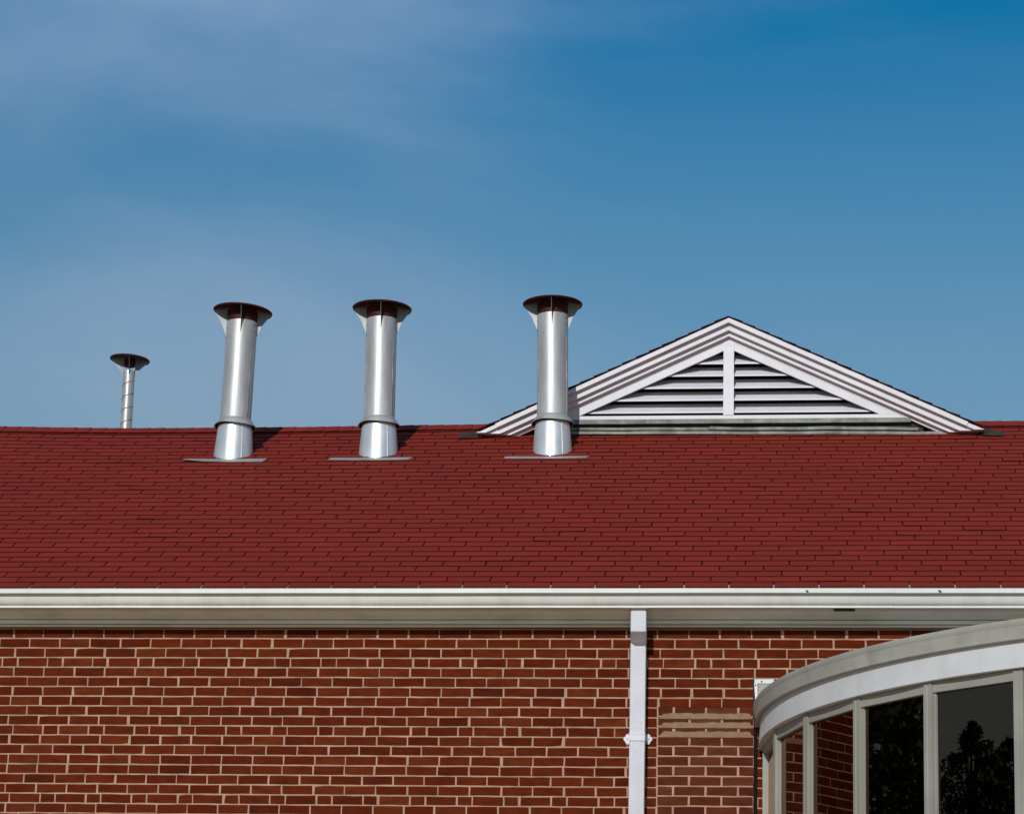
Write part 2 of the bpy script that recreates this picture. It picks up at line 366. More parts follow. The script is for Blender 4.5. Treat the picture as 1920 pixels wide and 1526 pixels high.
# cornice under the gutter
def zy(y, Y, x=700): return onY(x, y, Y).z
pr = [(0.040, zy(1144.5, 0.040)), (0.045, zy(1146, 0.045)), (0.052, zy(1148.5, 0.052)), (0.066, zy(1152, 0.066)), (0.086, zy(1155.5, 0.086)),
      (0.108, zy(1159.2, 0.108)), (0.112, zy(1160.4, 0.112)), (0.142, zy(1160.8, 0.142)), (0.142, zy(1162.0, 0.142)), (0.121, zy(1162.4, 0.121)), (0.124, zy(1169.2, 0.124)),
      (0.172, zy(1169.6, 0.172)), (0.172, zy(1170.7, 0.172)), (0.156, zy(1171.1, 0.156)), (0.158, zy(1174.6, 0.158)), (0.200, zy(1174.6, 0.158) + 0.002), (0.200, G - 0.05), (0.040, G - 0.05)]
cornice = prism(pr, XA, XB, 60, 0.0008).build('cornice', 'trim', BLD, smooth=35)
cornice['label'] = 'shaded beige crown moulding under the gutter'
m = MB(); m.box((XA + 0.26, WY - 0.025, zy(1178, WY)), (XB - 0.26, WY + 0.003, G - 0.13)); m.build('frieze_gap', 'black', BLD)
m = MB(); m.box((XA + 0.26, WY - 0.004, zy(1180.4, WY)), (XB - 0.26, WY + 0.004, zy(1177.8, WY) + 0.003)); m.build('bed_joint', 'mortar', wall)

# ------------------------------------------------------------------ roof
m = MB()
TH_D = 0.03
NX, NS = 48, 12
def deck(mirror):
    vs = []
    for h in (-TH_D, -0.001):
        for a in range(NX + 1):
            for b in range(NS + 1):
                p = roof_pt(XA + (XB - XA) * a / NX, RIDGE_S * b / NS, h)
                vs.append((p.x, 8.34 - p.y, p.z) if mirror else tuple(p))
    n = (NX + 1) * (NS + 1); fs = []; id_ = lambda l, a, b: l * n + a * (NS + 1) + b
    for a in range(NX):
        for b in range(NS):
            q = (id_(1, a, b), id_(1, a + 1, b), id_(1, a + 1, b + 1), id_(1, a, b + 1)); r = tuple(k - n for k in reversed(q))
            fs += [q, r] if not mirror else [q[::-1], r[::-1]]
        fs.append((id_(0, a, 0), id_(0, a + 1, 0), id_(1, a + 1, 0), id_(1, a, 0)))
    for b in range(NS):
        fs += [(id_(0, 0, b + 1), id_(0, 0, b), id_(1, 0, b), id_(1, 0, b + 1)), (id_(0, NX, b), id_(0, NX, b + 1), id_(1, NX, b + 1), id_(1, NX, b))]
    m.add(vs, fs)
deck(False); deck(True)
roof = m.build('roof', 'edge', BLD); roof['label'] = 'long red asphalt shingle roof slope'
TW, EXP, GAP = 0.3048, 0.127, 0.0095
NROW = int(RIDGE_S / EXP)
def sh_tone():
    k = rnd(0.93, 1.07); h = rnd(0.95, 1.06)
    return (0.212 * k, 0.0190 * k * h, 0.0098 * k * h)
def wave(X, s): return 0.004 * math.sin(X * 0.9 + s * 1.7) + 0.003 * math.sin(X * 2.3 - s * 0.8 + 1) + 0.002 * math.sin(X * 4.7 + s * 3.1)
def dorm_hidden(X, s): return abs(X - 4.7516) < 1.8 and s * CT > 3.93
def shingle_mesh(mb, x0, x1, k, bend=True):
    s0 = k * EXP + wave((x0 + x1) / 2, k * EXP) * 0.7; s1 = (k + 1) * EXP + 0.02
    s1 = min(s1, RIDGE_S - 0.004)
    l = lambda: rnd(-0.0012, 0.0012)
    li = rnd(0.0, 0.0014) if random.random() < 0.975 else rnd(0.0025, 0.006)
    lj = rnd(0.0, 0.0014) if random.random() < 0.975 else rnd(0.0025, 0.006)
    tk = 0.0062
    sk = rnd(-0.0015, 0.0015)
    a, b = x0 + l(), x1 + l(); c_, d_ = x0 + l(), x1 + l()
    P = [roof_pt(a, s0 + sk, 0.0042 + li), roof_pt(b, s0 - sk, 0.0042 + lj), roof_pt(d_, s1, 0.0002), roof_pt(c_, s1, 0.0002),
         roof_pt(a, s0 + sk, 0.0042 + tk + li), roof_pt(b, s0 - sk, 0.0042 + tk + lj), roof_pt(d_, s1, 0.0046), roof_pt(c_, s1, 0.0046)]
    mb.hexa(P, [1, 0, 1, 1, 1, 1], sh_tone())
tabs = []
XPH = onroof(949.7, 1100).x
for k in range(NROW + 1):
    X = XPH + k * 0.5833 * TW; X += (math.floor((XA - X) / TW)) * TW
    while X < XB + 0.02:
        a, b = max(X + GAP / 2, XA - 0.02), min(X + TW - GAP / 2, XB + 0.02)
        if b - a > 0.02: tabs.append((a, b, k))
        X += TW
def tab_area(tb):
    a, b, k = tb; p = px(roof_pt((a + b) / 2, (k + 0.5) * EXP))
    if not (0 < p[0] < 1920): return 0
    q0, q1, q2 = px(roof_pt(a, k * EXP)), px(roof_pt(b, k * EXP)), px(roof_pt(b, (k + 1) * EXP))
    return (q1[0] - q0[0]) * (q1[1] - q2[1])
tabs.sort(key=lambda q: -tab_area(q))
rest = MB()
for n, (a, b, k) in enumerate(tabs):
    if n < 300:
        mb = MB(); shingle_mesh(mb, a, b, k)
        mb.build('shingle', ['shingle', 'edge'], roof, loc=roof_pt((a + b) / 2, (k + 0.5) * EXP), tone=True)
    else: shingle_mesh(rest, a, b, k)
tag(rest.build('shingles', ['shingle', 'edge'], roof, tone=True), kind='stuff')
# pale drip edge that shows in the slots of the lowest course
m = MB(); m.hexa([roof_pt(XA, -0.012, 0.0003), roof_pt(XB, -0.012, 0.0003), roof_pt(XB, 0.075, 0.0003), roof_pt(XA, 0.075, 0.0003),
                  roof_pt(XA, -0.012, 0.0026), roof_pt(XB, -0.012, 0.0026), roof_pt(XB, 0.075, 0.0018), roof_pt(XA, 0.075, 0.0018)])
m.build('drip_edge', 'baycap', roof)
# ridge caps, each bent over the ridge and lapped over the next
X = XA
def ridge_mesh(x0, x1, lift):
    mb = MB(); w = 0.165
    rings = []
    for X, h in ((x0, 0.007), (x1, 0.0125 + lift)):
        jj = [rnd(-0.006, 0.006) for _ in range(2)]
        top = []; h += 0.012
        for side, d in ((-1, w + jj[0]), (-1, 0.05), (0, 0), (1, 0.05), (1, w + jj[1])):
            if side == 0: top.append((X, 4.17, G + RIDGE_S * ST + h / CT * 0.9 - sag(X)))
            else:
                p = roof_pt(X, RIDGE_S - d, h)
                top.append((X, p.y if side < 0 else 8.34 - p.y, p.z))
        bot = [(p[0], p[1], p[2] - 0.009) for p in reversed(top)]
        rings.append(top + bot)
    mb.loft(rings); mb.t = [sh_tone()] * len(mb.v)
    # rim faces dark
    for i, f in enumerate(mb.f):
        if i >= 4: mb.m[i] = 1
    return mb
while X < XB:
    if not (2.95 < X < 6.45):
        mb = ridge_mesh(X - 0.10, X + 0.135 + rnd(-0.006, 0.006), rnd(0, 0.003))
        mb.build('ridge_shingle', ['shingle', 'edge'], roof, loc=(X, 4.17, G + RIDGE_S * ST), tone=True)
    X += 0.127

# ------------------------------------------------------------------ gutter (thing of its own)
GUT = empty('rain_gutter', (4.0, -0.03, zy(1139, -0.058)))
tag(GUT, 'long white moulded rain gutter running along the eave', 'gutter')
Y1 = -0.105
zb0 = zy(1139.4, -0.052)
gp = [(Y1, zy(1103.5, Y1)), (Y1 - 0.001, zy(1111.3, Y1)), (Y1 + 0.003, zy(1112.2, Y1)), (-0.078, zy(1112.8, -0.078)), (-0.072, zy(1114, -0.072)), (-0.071, zy(1117, -0.071)), (-0.069, zy(1121, -0.069)), (-0.064, zy(1126, -0.064)),
      (-0.058, zy(1130, -0.058)), (-0.052, zy(1131.8, -0.052)), (-0.034, zy(1133.4, -0.034)), (-0.032, zy(1135.9, -0.032)), (-0.053, zy(1136.3, -0.053)), (-0.055, zy(1138.9, -0.055)), (-0.050, zb0),
      (0.039, zb0), (0.039, G - 0.025), (0.034, G - 0.025), (0.034, zb0 + 0.006), (-0.028, zb0 + 0.006), (-0.050, zy(1124, -0.06)), (-0.053, zy(1114, -0.062)), (-0.092, zy(1110, Y1)), (-0.095, zy(1103.5, Y1))]
cuts = [XA - 0.05, onY(186, 1120, -0.08).x, onY(1676, 1120, -0.08).x, XB + 0.05]
for i in range(3):
    d = (0.0, 0.0016, 0.0003)[i]
    prism([(y - d, z + d * 0.4) for y, z in gp], cuts[i] + (0.0008 if i else 0), cuts[i + 1] + (0.0 if i < 2 else 0), 24, 0.0010).build('gutter_section', 'gutterw', GUT, smooth=28)
x0 = onY(1563, 1142, 0.0).x; x1 = onY(1603, 1142, 0.0).x; zb = zb0
m = MB(); m.box((x0, -0.035, zb - 0.006), (x1, 0.03, zb - 0.0012)); m.build('outlet_plate', 'leaddark', GUT)
# leaf scraps on the lip
for pxx in (1513, 1762):
    P = onY(pxx, 1108, Y1 - 0.004); mb = MB()
    mb.add([P + Vector((-0.012, 0, 0.008)), P + Vector((0.0, -0.004, -0.009)), P + Vector((0.013, -0.003, -0.004)), P + Vector((0.004, 0.001, 0.007))], [(0, 1, 2, 3)])
    mb.build('leaf_scrap', 'bark', GUT)

# ------------------------------------------------------------------ downspout
def ds_section(cx, cy, cz, w, d, axis):           # corrugated rectangle, axis = (ty,tz) direction of run in the YZ plane
    ty, tz = axis; ny, nz_ = -tz, ty               # 'front' normal for a run going down (0,-1) -> (1,0)?? fixed below
    pts = []
    nr = 7; W2 = w / 2
    fr_ = []
    for i in range(nr * 4 + 1):
        u = -W2 + 0.008 + (w - 0.016) * i / (nr * 4)
        fr_.append((u, d / 2 - 0.0022 * (0.5 - 0.5 * math.cos(2 * math.pi * i / 4))))
    loop = [(-W2, -d / 2 + 0.006), (-W2, d / 2 - 0.008), (-W2 + 0.003, d / 2 - 0.002)] + fr_ + [(W2 - 0.003, d / 2 - 0.002), (W2, d / 2 - 0.008), (W2, -d / 2 + 0.006), (W2 - 0.006, -d / 2), (-W2 + 0.006, -d / 2)]
    fy, fz = -abs(tz) if True else 0, 0
    # front direction is perpendicular to the run, pointing to -Y
    fy, fz = tz, -ty
    if fy > 0: fy, fz = -fy, -fz
    return [(cx + u, cy + v * fy, cz + v * fz) for u, v in loop]
DX = onY(1197.5, 1165, 0.0).x; DW = 0.107; DD = 0.078
yw = WY - 0.022 - DD / 2                           # centre of the run along the wall
yo = 0.012                                        # centre of the outlet under the gutter
zT = zb0 - 0.001
zA = onY(1197, 1183.5, yo - DD / 2).z; zB = onY(1197, 1206, yw - DD / 2).z
DSP = empty('downspout', (DX, yw, 0)); tag(DSP, 'white ribbed metal downspout strapped to the brick wall', 'downspout')
m = MB(); m.loft([ds_section(DX, yo, zT, DW * 0.93, DD * 0.9, (0, -1)), ds_section(DX, yo, zT - 0.012, DW * 0.95, DD * 0.93, (0, -1)), ds_section(DX, yo, zT - 0.02, DW, DD, (0, -1)), ds_section(DX, yo, zA + 0.004, DW, DD, (0, -1))])
m.build('outlet', 'white', DSP, smooth=25)
dv = Vector((0, yw - yo, zB - zA)).normalized()
m = MB(); m.loft([ds_section(DX, yo, zA + 0.0045, DW * 1.02, DD * 1.02, (0, -1)), ds_section(DX, yo + 0.003, zA - 0.001, DW * 1.01, DD, (0, -1)),
                  ds_section(DX - 0.008, yw - 0.003, zB + 0.003, DW * 0.99, DD, (0, -1)), ds_section(DX - 0.009, yw, zB - 0.006, DW * 0.985, DD * 0.97, (0, -1))])
m.build('elbow', 'white', DSP, smooth=25)
DX2 = DX - 0.009
m = MB(); m.loft([ds_section(DX2, yw, zB - 0.004, DW, DD, (0, -1)), ds_section(DX2 + 0.001, yw, 2.4, DW, DD, (0, -1)), ds_section(DX2, yw, 0.12, DW, DD, (0, -1))])
m.build('pipe', 'white', DSP, smooth=25)
for zs in (onY(1196, 1381, yw - DD / 2).z, 1.6):
    mb = MB(); yf = yw - DD / 2 - 0.002; hw = DW / 2 + 0.002; h = 0.022
    prof = [(-hw, WY - 0.002), (-hw, yf + 0.004), (-hw + 0.004, yf), (hw - 0.004, yf), (hw, yf + 0.004), (hw, WY - 0.002)]
    for (za, zb_, ex) in ((zs - 0.026, zs - 0.014, 0.0035), (zs - 0.014, zs + 0.016, 0.001), (zs + 0.016, zs + 0.028, 0.0035)):
        ra = []
        for z in (za, zb_):
            ra.append([(DX2 + x, y - ex if y < WY - 0.05 else y, z) for x, y in prof] + [(DX2 + x * 0.985, y + 0.002 if y < WY - 0.05 else y, z) for x, y in reversed(prof)])
        mb.loft(ra)
    strap = mb.build('strap', 'white', DSP)
    for sd_ in (-1, 1):
        mb = MB(); y0 = WY - 0.007; y1 = WY - 0.002
        out2 = [(0, -0.018), (0.006, -0.033), (0.016, -0.037), (0.026, -0.033), (0.033, -0.018), (0.044, -0.006), (0.045, 0.005), (0.033, 0.018), (0.026, 0.032), (0.016, 0.036), (0.006, 0.031), (0, 0.018)]
        r0 = [(DX2 + sd_ * (hw - 0.002 + a), y0, zs + b) for a, b in out2]; r1 = [(DX2 + sd_ * (hw - 0.002 + a), y1, zs + b) for a, b in out2]
        if sd_ < 0: r0.reverse(); r1.reverse()
        mb.loft([r1, r0]); e = mb.build('strap_ear', 'white', strap)
        mb = MB(); P = Vector((DX2 + sd_ * (hw + 0.018), y0 - 0.001, zs)); mb.lathe([(0.0035, 0), (0.0035, 0.003)], 8); 
        mb.v = [(P.x + v[0], P.y - v[2], P.z + v[1]) for v in mb.v]; mb.build('screw', 'leaddark', strap)

# ------------------------------------------------------------------ dormer gable with louvres
AX = 4.7516; SL = 0.4640
YR = 3.70                                        # front of the rake moulding
AP = onY(1366, 595.5, YR); AX = AP.x; AZ = AP.z
DOR = empty('dormer', (AX, YR, AZ - 1.0)); DOR.parent = BLD; DOR.matrix_parent_inverse = wmat(BLD).inverted()
DOR['label'] = 'white louvred triangular dormer gable on the roof ridge'
k = 1 / 229.0
prof = [(0.0105, 0.003), (0.0105, 0.0395), (0.042, 0.0405), (0.042, 0.095), (0.083, 0.0965), (0.083, 0.1335), (0.127, 0.136), (0.127, 0.160), (0.150, 0.162), (0.150, 0.003)]
fprof = [(0, 0.0), (0, 0.0405), (0.0100, 0.0405), (0.0100, 0.0)]
ZC = onY(1600, 809, YR + 0.05).z                  # level cut of the rake ends
def rake(sd_):
    mb = MB(); a = []; b = []
    for y, d in prof:
        a.append((AX, YR + y, AZ - d)); 
        w = (AZ - d - ZC) / SL
        b.append((AX + sd_ * w, YR + y, ZC))
    rg = [a, b] if sd_ > 0 else [b, a]
    mb.loft(rg); return mb
for s_ in (-1, 1): rake(s_).build('rake_moulding', 'white', DOR)
for s_, xe in ((-1, abs(onY(928, 799, YR).x - AX)), (1, abs(onY(1816, 796, YR).x - AX))):     # outer fascia, cut square above the roof
    a = [(AX, YR + y, AZ - d) for y, d in fprof]
    b = [(AX + s_ * (xe - d * 0.42), YR + y, AZ - d - SL * (xe - d * 0.42)) for y, d in fprof]
    mb = MB(); mb.loft([a, b] if s_ > 0 else [b, a]); mb.build('rake_fascia', 'white', DOR)
YF = YR + 0.130                                   # face of the louvre frame
ZS0, ZS1 = onY(1366, 784.8, YF).z, onY(1366, 778.2, YF).z
d0, d1 = 0.150, 0.226
for s_ in (-1, 1):                                # sloping frame boards
    mb = MB()
    def P(w, z): return (AX + s_ * w, z)
    za = AZ - d0; zb_ = AZ - d1
    o1 = (AZ - d0 - ZS1) / SL; i1 = (AZ - d1 - ZS1) / SL
    pl = [P(0.0, za), P(0.0, zb_), P(i1, ZS1), P(o1, ZS1)]
    if s_ < 0: pl.reverse()
    mb.loft([[(x, YF + 0.022, z) for x, z in pl], [(x, YF, z) for x, z in pl]]); mb.build('frame_board', 'white', DOR)
wl = (AZ - d0 - ZS0) / SL
mb = MB(); mb.box((AX - wl, YF + 0.0015, ZS0), (AX + wl, YF + 0.026, ZS1 - 0.0005)); mb.build('sill_board', 'white', DOR)
mb = MB(); mb.box((AX - 0.0435, YF - 0.004, ZS1), (AX + 0.0435, YF + 0.024, AZ - d0 - 0.012)); mb.build('centre_post', 'white', DOR)
# louvre slats, five each side of the post
pit = 0.1052; zs0 = onY(1366, 773.5, YF + 0.026).z
for i in range(6):
    z = zs0 + i * pit
    for s_ in (-1, 1):
        w0 = (AZ - d1 + 0.045 - z) / SL; w1 = (AZ - d1 + 0.045 - z - 0.115) / SL
        if w1 < 0.06: w1 = 0.06
        if w0 < 0.12: continue
        mb = MB(); ya, yb = YF + 0.026, YF + 0.026 + 0.135; zb_ = z + 0.114; tt = 0.011
        a0, a1, b0, b1 = 0.0455, w0, 0.0455, w1
        V = [(AX + s_ * a0, ya, z - 0.002), (AX + s_ * a1, ya, z - 0.002), (AX + s_ * b1, yb, zb_ - tt), (AX + s_ * b0, yb, zb_ - tt),
             (AX + s_ * a0, ya, z + tt), (AX + s_ * a1, ya, z + tt), (AX + s_ * b1, yb, zb_), (AX + s_ * b0, yb, zb_)]
        mb.hexa(V if s_ > 0 else [V[1], V[0], V[3], V[2], V[5], V[4], V[7], V[6]]); mb.build('slat', 'white', DOR)
# dark box behind the louvres
mb = MB(); yb = YF + 0.30
zl = 7.76; wb = (AZ - 0.05 - zl) / SL
mb.add([(AX - wb, yb, zl), (AX + wb, yb, zl), (AX, yb, AZ - 0.05)], [(0, 1, 2)]); mb.build('back_panel', 'black', DOR)
# base flashing
F0, F1 = onY(1366, 785.6, YF).z, onY(1366, 793.8, YF).z
wl2 = (AZ - 0.178 - F1) / SL
xs = [AX - wl2, onY(1208, 790, YF).x, onY(1445, 790, YF).x, AX + wl2]
for a, b, dy in zip(xs, xs[1:], (0, 0.0025, 0.0006)):
    mb = MB(); mb.box((a + 0.001, YF - 0.010 - dy, F1), (b - 0.001, YF + 0.03, F0 - 0.001)); fl = mb.build('base_flashing', 'lead', DOR)
    nx_ = max(2, int((b - a) / 0.42))
    for q in range(nx_):
        X = a + (b - a) * (q + 0.5) / nx_; mb = MB(); mb.lathe([(0.009, 0), (0.007, 0.003)], 10)
        mb.v = [(X + v[0], YF - 0.010 - dy - v[2], (F0 + F1) / 2 + v[1]) for v in mb.v]; mb.build('rivet', 'lead', fl)
yb_ = YF + 0.035
Z1 = onY(1366, 815, YF).z - 0.03
mb = MB(); mb.box((AX - wl2 - 0.1, yb_, Z1), (AX + wl2 + 0.1, yb_ + 0.02, F0)); mb.build('kerb', 'leaddark', DOR)  # recess plate, its dark colour holds the shade below the flashing band
def strip(name, ya_px, yb_px, Y, x0p, x1p, amp, mat, dep=0.02):
    N = 40; mb = MB(); rings = []
    for i in range(N + 1):
        xp = x0p + (x1p - x0p) * i / N
        o = amp * (math.sin(xp * 0.021) + 0.6 * math.sin(xp * 0.057 + 1)); a = onY(xp, ya_px - o, Y); b = onY(xp, yb_px - o * 0.5, Y)
        rings.append([(a.x, Y, a.z), (b.x, Y - 0.004, b.z), (b.x, Y + dep, b.z - 0.004), (a.x, Y + dep + 0.008, a.z + 0.003)])
    mb.loft(rings); return mb.build(name, mat, DOR, smooth=30)
strip('apron_strip', 801.5, 806.3, YF + 0.004, 1062, 1329, 0.35, 'lead')
strip('apron_strip', 800.2, 805.6, YF + 0.002, 1330, 1722, 0.8, 'lead')
strip('apron_strip', 808.4, 813.8, YF - 0.012, 1052, 1790, 0.4, 'lead', 0.03)
# dormer roof: stepped shingle courses each side, running back over the ridge
for s_ in (-1, 1):
    n = 0; dd = 0.0
    Ltot = (AZ - 7.80) / SL
    ang = math.atan(SL)
    step = 0.112
    w = 0.0
    while w < Ltot - 0.02:
        wa, wb_ = w, min(w + step, Ltot)
        za_, zb_ = AZ + 0.004 - SL * wa, AZ + 0.004 - SL * wb_
        y0 = YR - 0.012 + rnd(-0.004, 0.004); y1 = 4.9
        mb = MB()
        t0, t1 = 0.007, 0.0125
        V = [(AX + s_ * wa, y0, za_), (AX + s_ * wb_, y0, zb_), (AX + s_ * wb_, y1, zb_), (AX + s_ * wa, y1, za_)]
        U = [(AX + s_ * wa, y0, za_ + t0), (AX + s_ * (wb_ + 0.006), y0, zb_ + t1 + rnd(0, 0.003)), (AX + s_ * (wb_ + 0.006), y1, zb_ + t1), (AX + s_ * wa, y1, za_ + t0)]
        if s_ < 0: V = [V[1], V[0], V[3], V[2]]; U = [U[1], U[0], U[3], U[2]]
        mb.hexa(V + U, [1, 0, 1, 1, 1, 1]); mb.t = [sh_tone()] * len(mb.v)
        mb.build('dormer_shingle', ['shingle', 'edge'], DOR, tone=True)
        w += step + rnd(-0.006, 0.006)
    # body side under the dormer roof
    mb = MB()
    w0 = (AZ - 0.03 - 7.6) / SL
    V = [(AX, YF + 0.05, AZ - 0.03), (AX + s_ * w0, YF + 0.05, 7.6), (AX + s_ * w0, 4.8, 7.6), (AX, 4.8, AZ - 0.03)]
    mb.add(V, [(0, 1, 2, 3) if s_ < 0 else (3, 2, 1, 0)]); mb.build('soffit_deck', 'edge', DOR)
    # dark valley flashing where the rake runs out on the roof
    xp = (905, 860) if s_ < 0 else (1838, 1884)
    mb = MB()
    pts = [(928, 806), (905, 822), (860, 824), (862, 815), (893, 812)] if s_ < 0 else [(1822, 808), (1846, 818), (1884, 818.5), (1880, 813), (1852, 806)]
    P3 = [onroof(*q) + Vector((0, -ST, CT)) * 0.014 for q in pts]; Q3 = [p - Vector((0, -ST, CT)) * 0.006 for p in P3]
    if s_ < 0: pass
    else: P3.reverse(); Q3.reverse()
    mb.loft([Q3, P3]); mb.build('valley_flashing', 'leaddark', DOR)
# ------------------------------------------------------------------ vent pipes
def vent(label, group, bx, by, tx, ty, rp, rcap, Yc, seam, tilt, fin_rot, zbase=None, spiral=False, plate=None, redh=0.10, gap=0.0):
    """bx,by: foot on the roof; tx,ty: centre of the cap disc; Yc: depth of the axis"""
    top = onY(tx, ty, Yc); 
    base = Vector((onY(bx, by, Yc).x, Yc, zbase))
    V = empty('vent_pipe', base); tag(V, label, 'vent pipe', group)
    ax = (top - base); Lh = ax.length; q = Vector((0, 0, 1)).rotation_difference(ax.normalized())
    V.rotation_euler = q.to_euler()
    T = Matrix.Translation(base) @ q.to_matrix().to_4x4()
    def put(mb, name, mat, smooth=40, par=None, Tm=None):
        # the vertices are already in the vent's own frame
        me_o = mb.build(name, mat, None, smooth=smooth)
        me_o.parent = par or V
        return me_o
    ht = Lh - redh                                # top of the silver tube
    if spiral:
        mb = MB(); mb.lathe([(rp, 0), (rp, ht - gap), (rp - 0.002, ht - gap), (rp - 0.002, 0.3)], 40); tube_o = put(mb, 'tube', 'metal')
        pts = []; N = 220
        for i in range(N):
            z = 0.05 + (ht - gap - 0.06) * i / N; a = z / 0.118 * 2 * math.pi
            pts.append((rp * math.cos(a), rp * math.sin(a), z))
        mb = MB(); mb.tube(pts, 0.0042, 5); put(mb, 'spiral_seam', 'stain', par=tube_o)
    else:
        hc = (onY(tx, by - 61, Yc).z - base.z)    # storm collar rim level
        mb = MB(); mb.lathe([(rp - 0.001, hc - 0.04), (rp, hc + 0.01)] + [(rp * (1 + rnd(-0.004, 0.004)), hc + 0.01 + (ht - hc - 0.01) * i / 6) for i in range(1, 6)] + [(rp, ht), (rp - 0.003, ht), (rp - 0.003, hc)], 64); tube_o = put(mb, 'tube', 'metal')
        for a, w in seam:
            mb = MB(); pa = []
            for z in (hc + 0.05, ht - 0.17):
                pa.append([((rp + dr) * math.cos(a + da), (rp + dr) * math.sin(a + da), z) for dr, da in ((-0.002, -w), (0.0022, -w * 0.8), (0.0022, w * 0.8), (-0.002, w))])
            mb.loft(pa); put(mb, 'seam', 'stain', par=tube_o)
        for a_, z_ in ((-0.42, ht - 0.035), (-0.38, ht - 0.085), (-2.75, ht - 0.06), (-2.72, ht - 0.14)):
            mb = MB(); mb.lathe([(0.006, 0), (0.005, 0.004)], 8); er = Vector((math.cos(a_), math.sin(a_), 0)); et = Vector((-math.sin(a_), math.cos(a_), 0))
            mb.v = [tuple(er * (rp - 0.001 + v[2]) + et * v[0] + Vector((0, 0, z_ + v[1]))) for v in mb.v]; put(mb, 'screw', 'leaddark', par=tube_o)
        # flashing cone, its foot cut along the roof slope
        mb = MB(); rt_, rb_ = rp * 1.09, rp * 1.27; n = 64; r0 = []; r1 = []; r2 = []
        for i in range(n):
            a = 2 * math.pi * i / n; c_, s_ = math.cos(a), math.sin(a)
            zt = hc + 0.012
            zb_ = -0.02 + rb_ * s_ * math.tan(TH)
            r0.append((rb_ * c_, rb_ * s_, zb_)); u = (0 - 0) 
            r1.append((rt_ * c_, rt_ * s_, zt)); r2.append(((rt_ - 0.004) * c_, (rt_ - 0.004) * s_, zt - 0.004))
        mb.loft([r0, r1, r2]); cone = put(mb, 'flashing_cone', 'bright')
        mb = MB(); a = -0.9
        pa = [[((rb_ + dr) * math.cos(a + da), (rb_ + dr) * math.sin(a + da), -0.02 + rb_ * math.sin(a) * math.tan(TH) + 0.02) for dr, da in ((-0.003, -0.03), (0.003, -0.03), (0.003, 0.03), (-0.003, 0.03))],
              [((rt_ + dr) * math.cos(a + da), (rt_ + dr) * math.sin(a + da), hc) for dr, da in ((-0.003, -0.03), (0.003, -0.03), (0.003, 0.03), (-0.003, 0.03))]]
        mb.loft(pa); put(mb, 'cone_seam', 'bright', par=cone)
        mb = MB(); rc = rp * 1.36
        n = 64; rg = []
        for r, z in ((rp + 0.001, hc + 0.052), (rp + 0.004, hc + 0.053), (rc, hc - 0.006), (rc + 0.001, hc - 0.012), (rc - 0.003, hc - 0.012), (rp + 0.002, hc + 0.036)):
            rg.append([(r * math.cos(2 * math.pi * i / n), r * math.sin(2 * math.pi * i / n), z + (0.006 * math.cos(2 * math.pi * i / n - 4.4) if r > rp * 1.2 else 0) + (0.004 * math.cos(3 * 2 * math.pi * i / n) if r > rp * 1.2 else 0)) for i in range(n)])
        mb.loft(rg, caps=False, loop=True); sc_ = put(mb, 'storm_collar', 'collar')
        mb = MB(); mb.lathe([(rt_ + 0.0005, hc - 0.004), (rc - 0.006, hc - 0.006), (rc - 0.02, hc + 0.004), (rt_ + 0.0005, hc + 0.004)], 64); put(mb, 'collar_shade', 'black', par=sc_)  # black ring under the rim: shade inside the collar, put into colour
    # red collar and cap
    mb = MB(); mb.lathe([(rp * 0.985, ht - 0.002), (rp * 0.985, Lh - 0.004), (rp * 0.96, Lh - 0.004), (rp * 0.96, ht - 0.002)], 48); put(mb, 'red_collar', 'redcap')
    mb = MB(); tl = Matrix.Rotation(tilt, 4, 'Y'); n = 72; rg = []
    for r, z in ((0.004, 0.052), (rcap * 0.5, 0.030), (rcap * 0.97, 0.006), (rcap, 0.0), (rcap * 0.985, -0.008), (rcap * 0.95, 0.0), (rcap * 0.5, 0.018), (0.004, 0.034)):
        ring = []
        for i in range(n):
            a = 2 * math.pi * i / n
            ring.append(tl @ Vector((r * math.cos(a), r * math.sin(a), z)) + Vector((0, 0, Lh)))
        rg.append(ring)
    mb.loft(rg); cap = put(mb, 'cap', 'redcap', smooth=50)
    for i in range(4):
        a = fin_rot + i * math.pi / 2; c_, s_ = math.cos(a), math.sin(a); nx_, ny_ = -s_ * 0.0015, c_ * 0.0015
        zt = Lh + 0.004
        zo = lambda r: (tl @ Vector((r * c_, r * s_, 0))).z
        hf = 0.215 * rcap / 0.247; pl = [(rp * 1.0, Lh - hf), (rp + (rcap * 0.9 - rp) * 0.45, Lh - hf * 0.52), (rcap * 0.965, zt - 0.010 + zo(rcap * 0.965)), (rp * 0.99, zt + 0.006 + zo(rp))]
        mb = MB(); mb.loft([[(r * c_ + nx_, r * s_ + ny_, z) for r, z in pl], [(r * c_ - nx_, r * s_ - ny_, z) for r, z in pl]])
        put(mb, 'fin', 'fin')
    if plate:
        wl_, wr_, sb, li, th_ = plate
        n_ = Vector((0, -ST, CT)); mb = MB(); rings = []
        Xc = base.x
        for u in (-1, -0.5, 0, 0.5, 1):
            X = Xc + (wl_ if u < 0 else wr_) * u
            lf = 0.012 + (li if u < 0 else th_) * abs(u) ** 2
            p0 = roof_pt(X, sb - 0.005 * u, lf); p1 = roof_pt(X + (0.02 if u > 0.9 else 0), max(sb + 0.112, 3.692), 0.0054)
            rings.append([p0, p0 + n_ * 0.0032, p1 + n_ * 0.0016, p1])
        mb.loft(rings); mb.v = [tuple(T.inverted() @ Vector(v)) for v in mb.v]
        put(mb, 'base_plate', 'collar', smooth=None)
        mb = MB()
    return V
def footz(bx, by, off):
    b = onroof(bx, by); Yc = b.y + off; return Yc, G + Yc * math.tan(TH)
GRP = 'big roof vents'
